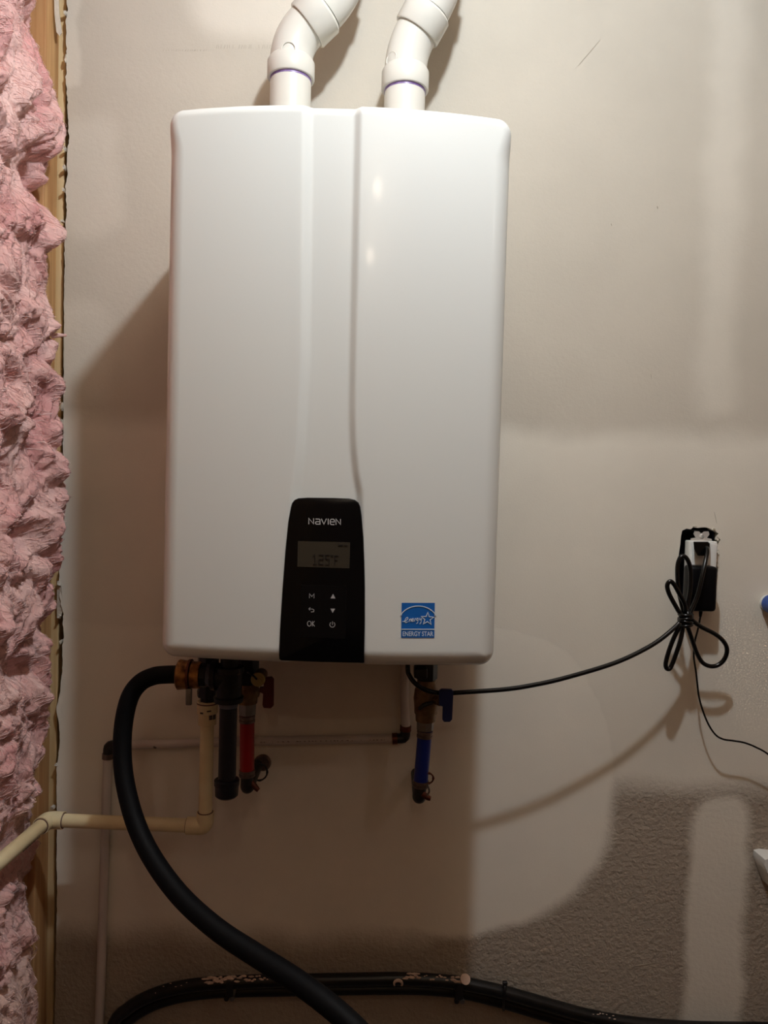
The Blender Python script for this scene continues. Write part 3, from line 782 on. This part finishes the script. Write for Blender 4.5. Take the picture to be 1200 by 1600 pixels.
dark_elbow(P(620, 1154, DP), P(633, 1153.4, DP), P(633.6, 1141, DP), px_)
uu = P(634, 1134, DP); MB().tube([uu, P(632, 1085, DP), V((P(630, 1045, DP).x, -DP, ZB - .0005))], rp, 20, smooth=4).build('tube', M['pex'], px_)

# ------------------------------------------------------------------ hot and cold service valves and their tubes
def service(px, d, prefix, tube_mat, lever_mat, rows, label_v, label_t, lean):
    """rows: pixel heights of nut top, body, union, crimp, tube, lower crimp, elbow end"""
    x = P(px, rows[1], d).x; Zp = lambda py: P(px, py, d).z; at_ = lambda z: V((x + lean * (z - Zp(rows[3])), -d, z))
    v = thing(prefix + '_valve', label_v, 'valve', V((x, -d, Zp(rows[3]))))
    MB().lathe(V((x, -d, Zp(rows[0]))), Z, [(0, .0150), (.002, .0175), (ZB - Zp(rows[0]) - .0035, .0175)], 6, .3).build('union_nut', M['darkfit'], v)
    z2 = Zp(rows[2]); hb = Zp(rows[0]) - z2
    MB().lathe(V((x, -d, z2)), Z, [(0, .0120), (0, .0160), (.010, .0165), (.013, .0185), (hb * .35, .0190), (hb * .55, .0205), (hb * .75, .0190), (hb * .86, .0165), (hb, .0150)], 28).build('valve_body', M['brassdull'], v)
    z3 = Zp(rows[3]); MB().lathe(V((x, -d, z3)), Z, [(0, .0115), (0.001, .0138), (z2 - z3 - .001, .0142), (z2 - z3 - .0003, .013)], 8).build('union_ring', M['steel'], v)
    t = thing(prefix + '_tube', label_t, 'pipe', at_(Zp(rows[6])))
    z4, z5 = Zp(rows[4]), Zp(rows[5]); R = .0118
    a, b = at_(z3 - .0005), at_(z5)
    MB().tube([a, b], R, 24).build('tube', M[tube_mat], t)
    for p, q in ((at_(z3 - .0006), at_(z4)), (at_(z5 + .010), at_(z5 - .0005))):
        dd_ = (q - p).normalized(); L_ = (q - p).length
        MB().lathe(p, dd_, [(0, R), (0, R + .0012), (L_ * .3, R + .0014), (L_ * .35, R + .0004), (L_ * .6, R + .0004), (L_ * .65, R + .0014), (L_, R + .0012), (L_, R)], 24).build('crimp_ring', M['crimp'], t)
    e = at_(Zp(rows[6]) + .010); top_ = at_(z5)
    MB().tube([top_, e.lerp(top_, .5), e + V((0, .004, 0)), e + V((0, .022, -.001)), V((e.x, -.028, e.z)), V((e.x, -.0005, e.z))], [.0098, .0105, .0112, .0105, .0100, .0100], 20, smooth=5).build('elbow', M['darkfit'], t)
    return v, t, x
hv, ht, hx = service(387, 0.105, 'hot_water', 'redtube', 'redlever', (1068, 1080, 1098, 1117, 1128, 1212, 1240), 'brass shut-off valve with yellow round port and dark red lever', 'short red water tube hanging beside the black drip leg', -0.02)
c = P(403, 1062, 0.150)
MB().lathe(V((c.x, -.115, c.z)), -Y, [(0, .010), (.026, .010), (.026, .0085), (.030, .0085)], 24).build('drain_port', M['brassdull'], hv)
cp = MB().lathe(V((c.x, -.145, c.z)), -Y, [(0, .0105), (.002, .0112), (.005, .0112), (.006, .0104)], 28).build('port_cap', M['yellow'], hv); cp['label'] = 'yellowed round cap'
MB().lathe(V((c.x + .002, -.1505, c.z - .001)), -Y, [(0, .0032), (.003, .0030)], 14).build('port_pin', M['yellow'], cp)
MB().tube([V((c.x - .0015, -.152, c.z + .001)), V((c.x - .006, -.153, c.z + .006)), V((c.x - .014, -.148, c.z + .010)), V((c.x - .020, -.13, c.z + .006))], .0016, 8, smooth=4).build('cap_strap', M['darkfit'], cp)
q = [(412, 1059), (424, 1058), (427.5, 1062), (427, 1103), (423, 1107), (412, 1106), (410, 1102), (411, 1084), (405, 1081), (406, 1074), (412, 1074)]
MB().prism([P(a, b_, .136) for a, b_ in q], [P(a, b_, .136) + Y * .006 for a, b_ in q]).build('lever', M['redlever'], hv)
# open ear clamp on the elbow
def ear(p, r_, par, m='copper'):
    pts_ = [p + V((math.cos(t) * r_, 0, math.sin(t) * r_)) for t in [math.radians(120 - i * 20) for i in range(15)]]
    MB().tube(pts_, [.0014 + .0008 * (i % 4 == 2) for i in range(15)], 8).build('ear_clamp', M[m], par)
def side_port(t, c_, r_, m):
    MB().lathe(c_ - X * .022, X, [(0, r_ * .8), (.014, r_ * .8), (.016, r_), (.024, r_), (.025, r_ * .8)], 20).build('side_port', M[m], t)
pc = P(404, 1206, .045)
ear(pc, .0150, ht, 'darkfit')
MB().tube([P(392, 1222, .105), P(400, 1231, .107), P(404, 1235, .108)], [.006, .0045, .0035], 10, smooth=3).build('drain_tail', M['copper'], ht)
MB().lathe(V((pc.x, -.0006, pc.z)), -Y, [(0, .0150), (.002, .0150), (.005, .0120)], 20).build('wall_collar', M['crimp'], ht)

cv, ct, cx_ = service(666, 0.105, 'cold_water', 'bluetube', 'bluelever', (1062, 1080, 1126, 1141, 1152, 1229, 1256), 'brass shut-off valve with navy blue lever under the right side', 'short blue water tube hanging from the right-hand valve', 0.055)
q = [(686.5, 1080), (690, 1077.5), (706, 1078), (708.5, 1081), (707.5, 1100), (706.5, 1124), (703, 1128), (694, 1128), (691.5, 1125), (692, 1104), (686, 1102)]
lvo = MB().prism([P(a, b_, .164) for a, b_ in q], [P(a, b_, .164) + Y * .007 for a, b_ in q]).build('lever', M['bluelever'], cv)
s0 = P(686, 1092, .115); MB().lathe(V((cx_ + .012, -.115, s0.z)), V((1, -1.3, 0)), [(0, .008), (.016, .008), (.018, .005), (.036, .005)], 16).build('stem', M['brassdull'], lvo)
MB().tube([P(676, 1098, .128), P(662, 1102, .130), P(655, 1108, .128)], [.003, .0036, .003], 8, smooth=3).build('stop_tab', M['darkfit'], cv)
MB().box(P(647, 1060, .15) + V((0, 0, 0)), P(668, 1046, .15) + V((0, .03, 0)), .002).build('bracket_tab', M['darkfit'], cv)
ear(P(669, 1216, .11), .0085, ct, 'copper')
MB().tube([P(660, 1240, .11), P(668, 1246, .112), P(673, 1248, .113)], [.006, .0045, .0035], 10, smooth=3).build('drain_tail', M['copper'], ct)
MB().tube([P(668, 1226, .115), P(671, 1236, .115), P(667, 1243, .115)], .0016, 8, smooth=3).build('ear_clamp', M['steel'], ct)

# ------------------------------------------------------------------ outlet, plugs and cords
oc = P(1094, 890, 0.0)
ob = thing('wall_outlet', 'white receptacle standing loose in a torn hole in the drywall', 'outlet', V((oc.x, 0, P(1094, 960, 0).z)))
xa, xb = P(1063, 890, 0).x, P(1119, 890, 0).x; za, zb = P(1094, 950, 0).z, P(1094, 829, 0).z
bx = MB()
for lo, hi in (((xa, .0145, za), (xa + .002, .09, zb)), ((xb - .002, .0145, za), (xb, .09, zb)), ((xa, .0145, za), (xb, .09, za + .002)), ((xa, .0145, zb - .002), (xb, .09, zb)), ((xa, .088, za), (xb, .09, zb))): bx.box(lo, hi)
bx.build('junction_box', M['dimblue'], ob)
f0, f1 = P(1078, 845, .020), P(1117, 942, .020)
rco = MB().box((f0.x, -.021, f1.z), (f1.x, .002, f0.z), .0022).build('receptacle', M['whiteplastic'], ob)
fr = MB().box((f0.x + .0035, -.0225, f1.z + .004), (f1.x - .0035, -.0205, f0.z - .004), .0008).build('face', M['whiteplastic'], rco)
yc = (f0.x + f1.x) / 2
q = [(-.017, 0), (-.0165, .004), (-.009, .0055), (-.0125, .011), (-.011, .0155), (-.004, .0150), (-.0015, .0125), (.0015, .0125), (.004, .0150), (.011, .0155), (.0125, .011), (.009, .0055), (.0165, .004), (.017, 0)]
for s_, zz in ((1, f0.z - .001), (-1, f1.z + .001)):
    o1 = [V((yc + a * 1.1, -.010, zz + s_ * b_ * 1.15)) for a, b_ in q]
    MB().prism(o1, [p + Y * .0015 for p in o1]).build('yoke_ear', M['yoke'], ob)
MB().lathe(V((yc, -.010, f0.z + .0085)), -Y, [(0, .0035), (.0015, .0034), (.0028, .002)], 16).build('screw', M['yoke'], ob)

ad_ = thing('power_adapter', 'black box power adapter plugged into the lower socket with a thin cord', 'adapter', P(1099, 956, .035))
a0, a1 = P(1079.5, 884.5, .055), P(1119.5, 956.5, .055)
MB().box((a0.x, -.056, a1.z), (a1.x, -.0228, a0.z), .006).build('adapter_body', M['adapter'], ad_)
r0 = P(1095, 956, .038); MB().lathe(V((r0.x, r0.y, a1.z + .001)), -Z + X * -.05, [(0, .0032), (.006, .0030), (.012, .0022), (.013, .0017)], 14).build('strain_relief', M['adapter'], ad_)
tn = [(1094.5, 962, .037), (1093.5, 968, .036), (1090, 985, .036), (1085.5, 1003, .037), (1084, 1025, .038), (1087.5, 1050, .040), (1089.5, 1068, .040), (1092, 1088, .041), (1098, 1110, .042), (1107, 1132, .043), (1118, 1148, .043), (1130, 1155, .043), (1146, 1157.5, .043), (1163, 1160.5, .043), (1182, 1168, .044), (1202, 1180, .045), (1240, 1215, .047), (1280, 1290, .048), (1300, 1400, .05)]
MB().tube([P(*q) for q in tn], .0016, 10, smooth=6).build('adapter_cord', M['cord'], ad_)

cord = [(637, 1033, .145), (637, 1044, .145), (640, 1056, .147), (649, 1068, .150), (665, 1078, .150), (690, 1083, .148), (735, 1081, .145), (790, 1077, .138), (830, 1071, .133), (880, 1060, .126), (960, 1036, .112), (1015, 1010, .100), (1048, 986, .091), (1066, 966, .084),
        (1059, 953, .086), (1046, 929, .090), (1042.5, 915, .091), (1047, 908.5, .092), (1053, 913, .091), (1061, 927, .088), (1070, 945, .084), (1071, 962, .080),
        (1066, 948, .077), (1060, 918, .079), (1058.5, 888, .079), (1062, 873, .079), (1068, 869, .079), (1075, 876, .079), (1079, 893, .077), (1078.5, 922, .077), (1074, 950, .079),
        (1078, 965, .086), (1094, 978.5, .082), (1116, 990, .074), (1130, 1001.5, .068), (1136, 1015, .062), (1132, 1029.5, .057), (1122, 1039, .055), (1110, 1041, .055), (1098, 1035.5, .058), (1089.5, 1022, .064), (1082.5, 1003, .072), (1076, 984, .080), (1070, 966, .083),
        (1064, 976, .089), (1055, 992, .086), (1046.5, 1013, .082), (1040.5, 1034, .079), (1041, 1043.5, .078), (1046, 1045, .077), (1051, 1036, .077), (1057.5, 1018, .079), (1064, 997, .081), (1069, 972, .077),
        (1079, 956, .073), (1090, 930, .070), (1097, 900, .067), (1102, 878, .060), (1105, 862, .050), (1104, 855, .042)]
pts_ = [P(*q) for q in cord]; pts_[0].z = ZB - .0005 if pts_[0].z > ZB - .0005 else pts_[0].z
pts_[0] = V((pts_[1].x, pts_[1].y, ZB - .0005))
pc_ = MB().tube(pts_, .0037, 14, smooth=7).build('power_cord', M['cord'], heater)
pc_['label'] = 'black power cord tied in a bow at the outlet'
kt = MB()
for i, (dy, tilt) in enumerate(((-.010, .2), (-.004, -.15), (.002, .3), (.007, 0))):
    c0 = P(1071, 967, .086) + V((0, 0, dy)); ring = []
    for k_ in range(21):
        t = 2 * math.pi * k_ / 20; ring.append(c0 + V((math.cos(t) * .0095, math.sin(t) * .0105, math.cos(t) * .0095 * tilt)))
    kt.tube(ring, .0032, 10)
kt.build('tie_wrap', M['cord'], pc_)
pl = MB(); q = [(1083.5, 847), (1106, 847), (1109, 850), (1108, 862), (1102, 868.5), (1090, 868), (1084.5, 858)]
pl.prism([P(a, b_, .044) for a, b_ in q], [P(600 + (a - 600) * 0.985 + 8, b_ - 1, .0232) for a, b_ in q])
pl.build('plug', M['cord'], pc_)

# ------------------------------------------------------------------ things cut by the right edge of the frame
tb = P(1213, 946, .03)
t_ = thing('taped_pipe_stub', 'blue taped pipe stub poking from the wall at the right frame edge', 'pipe', V((tb.x, -.001, tb.z)))
MB().lathe(V((tb.x, -.0005, tb.z)), -Y, [(0, .0145), (.042, .0145)], 28).build('pipe', M['whiteplastic'], t_)
MB().lathe(V((tb.x, -.010, tb.z)), -Y, [(0, .0150), (.001, .0162), (.016, .0168), (.019, .0160), (.026, .0166), (.030, .0155)], 28).build('tape', M['tapeblue'], t_)
tb = P(1206, 1352, .03)
w_ = thing('white_plastic_hook', 'white plastic hook on the wall at the lower right frame edge', 'hook', V((tb.x, -.001, tb.z)))
q = [(1194, 1342), (1203, 1340), (1222, 1342), (1226, 1356), (1218, 1384), (1208, 1390), (1203, 1378), (1197, 1362), (1193, 1350)]
MB().prism([P(a + 1.2 * (1 if a < 1205 else -1), b_ + 1.5 * (1 if b_ < 1360 else -1), .036) for a, b_ in q], [P(a, b_, .033) for a, b_ in q]).build('hook_face', M['whiteplastic'], w_)
MB().prism([P(a, b_, .033) for a, b_ in q], [V((P(a, b_, .033).x * .99 + .004, -.0006, P(a, b_, .033).z)) for a, b_ in q]).build('hook_body', M['whiteplastic'], w_)

# ------------------------------------------------------------------ black poly pipes low on the wall
def lowpipe(label, px, d, r, ends):
    root = thing('poly_pipe', label, 'pipe', P(px[0][0], px[0][1], d), 'black pipes arching along the foot of the wall')
    p = [P(a, b_ + 2, d) for a, b_ in px]
    MB().tube(ends[0] + p + ends[1], r, 20, smooth=6).build('pipe_run', M['poly'], root)
    return root
up = [(176, 1602), (200, 1574), (228, 1557), (262, 1545), (305, 1537), (360, 1533), (430, 1530.5), (500, 1529.5), (560, 1528.5), (620, 1527.5), (680, 1530), (730, 1536), (790, 1549), (850, 1566), (920, 1585), (990, 1597), (1080, 1604), (1200, 1606)]
e0 = P(*up[0], .037); e1 = P(*up[-1], .037)
l1 = lowpipe('upper black poly pipe with dried white spatter along its top', up, .037, .0108, ([V((e0.x - .010, -.037, .16)), V((e0.x - .012, -.037, .30))], [V((e1.x + .3, -.037, e1.z)), V((1.54, -.037, e1.z))]))
dn_ = [(181, 1613), (208, 1586), (238, 1568), (275, 1556), (318, 1549), (370, 1546), (440, 1544.5), (520, 1543), (600, 1542), (660, 1542.5), (720, 1548), (780, 1562), (840, 1580), (900, 1597), (980, 1613), (1200, 1622)]
e0 = P(*dn_[0], .0145); e1 = P(*dn_[-1], .0145)
l2 = lowpipe('lower black poly pipe tied under the spattered one', dn_, .0145, .0108, ([V((e0.x - .008, -.0145, .14)), V((e0.x - .010, -.0145, .28))], [V((e1.x + .3, -.0145, e1.z)), V((1.54, -.0145, e1.z))]))
def upper_top(px): return float(np.interp(px, [a for a, b_ in up], [b_ for a, b_ in up]))
sp = MB()
def blob(m_, c, rx, ry, rz):
    k0 = len(m_.v); n1, n2 = 5, 9
    for i in range(n1 + 1):
        a = math.pi * i / n1
        for j in range(n2):
            b_ = 2 * math.pi * j / n2; q = random.uniform(.8, 1.2)
            m_.v.append(c + V((rx * math.cos(a) * q, ry * math.sin(a) * math.cos(b_) * q, rz * math.sin(a) * math.sin(b_) * q)))
    for i in range(n1):
        for j in range(n2):
            j2 = (j + 1) % n2; m_.f.append((k0 + i * n2 + j, k0 + i * n2 + j2, k0 + (i + 1) * n2 + j2, k0 + (i + 1) * n2 + j))
for (x0, x1, n_, big) in ((322, 368, 26, 1.0), (370, 400, 14, .75), (402, 432, 10, .55), (634, 656, 9, .8), (662, 704, 9, .5), (706, 732, 12, .8), (244, 300, 6, .3), (925, 965, 8, .4)):
    for i in range(n_):
        a = x0 + (x1 - x0) * (i + random.uniform(-.5, .5)) / n_; t = math.radians(random.uniform(28, 78)); rr0 = .0104
        c = P(a, upper_top(a), .037); c = V((c.x, -.037 - math.cos(t) * rr0, c.z + math.sin(t) * rr0))
        blob(sp, c, random.uniform(.003, .0065) * big, random.uniform(.0015, .0028) * big, random.uniform(.0015, .003) * big)
tag(sp.build('compound_spatter', M['spatter'], l1), kind='stuff')
c = P(727, 1530, .048); MB().lathe(c, V((.1, -.7, .7)), [(0, .009), (.0012, .0088), (.002, .005)], 14).build('compound_blob', M['spatter'], l1)
ring = [P(622, 1537, .0482) + V((math.cos(t) * .0072, -.0006, math.sin(t) * .0062)) for t in [math.radians(-35 + i * 25) for i in range(11)]]
MB().tube(ring, [.001, .0018, .0022, .0026, .0026, .0028, .0026, .0026, .002, .0016, .001], 8).build('compound_ring', M['spatter'], l1)
def clip(px, py, label):
    root = thing('pipe_clip', label, 'clip', P(px, py + 40, .004))
    m_ = MB(); p = P(px, py, .0495); s_ = .0060
    m_.box((p.x - s_, p.y - .0012, p.z - .036), (p.x + s_, p.y + .0006, p.z - .006), .0006)
    m_.build('strap', M['darkfit'], root)
    for k_ in (-1, 1):
        MB().lathe(V((p.x + k_ * .0048, -.0005, p.z - .037)), V((0, -1, -.02)), [(0, .003), (.046, .003), (.047, .0045), (.0505, .0042)], 12).build('nail', M['darkfit'] if k_ < 0 else M['steel'], root)
    return root
clip(359, 1527, 'dark pipe clip with two nail heads on the left part of the black pipes')
clip(719, 1531, 'dark pipe clip hanging below the black pipes beside the blob')
zt2 = thing('cable_tie', 'black cable tie cinched round both black pipes at their right slope', 'cable tie', P(788, 1572, .03))
q = [P(789, 1536, .034), P(789, 1538, .046), P(788, 1552, .051), P(787, 1572, .036), P(787, 1578, .018), P(788, 1570, .0035), P(789, 1548, .006), P(789, 1535, .026)]
MB().tube(q, .0024, 8, smooth=4).build('band', M['darkfit'], zt2)
c = P(789, 1537, .047); MB().box(c - V((.004, .003, .003)), c + V((.004, .003, .004)), .001).build('lock_head', M['darkfit'], zt2)
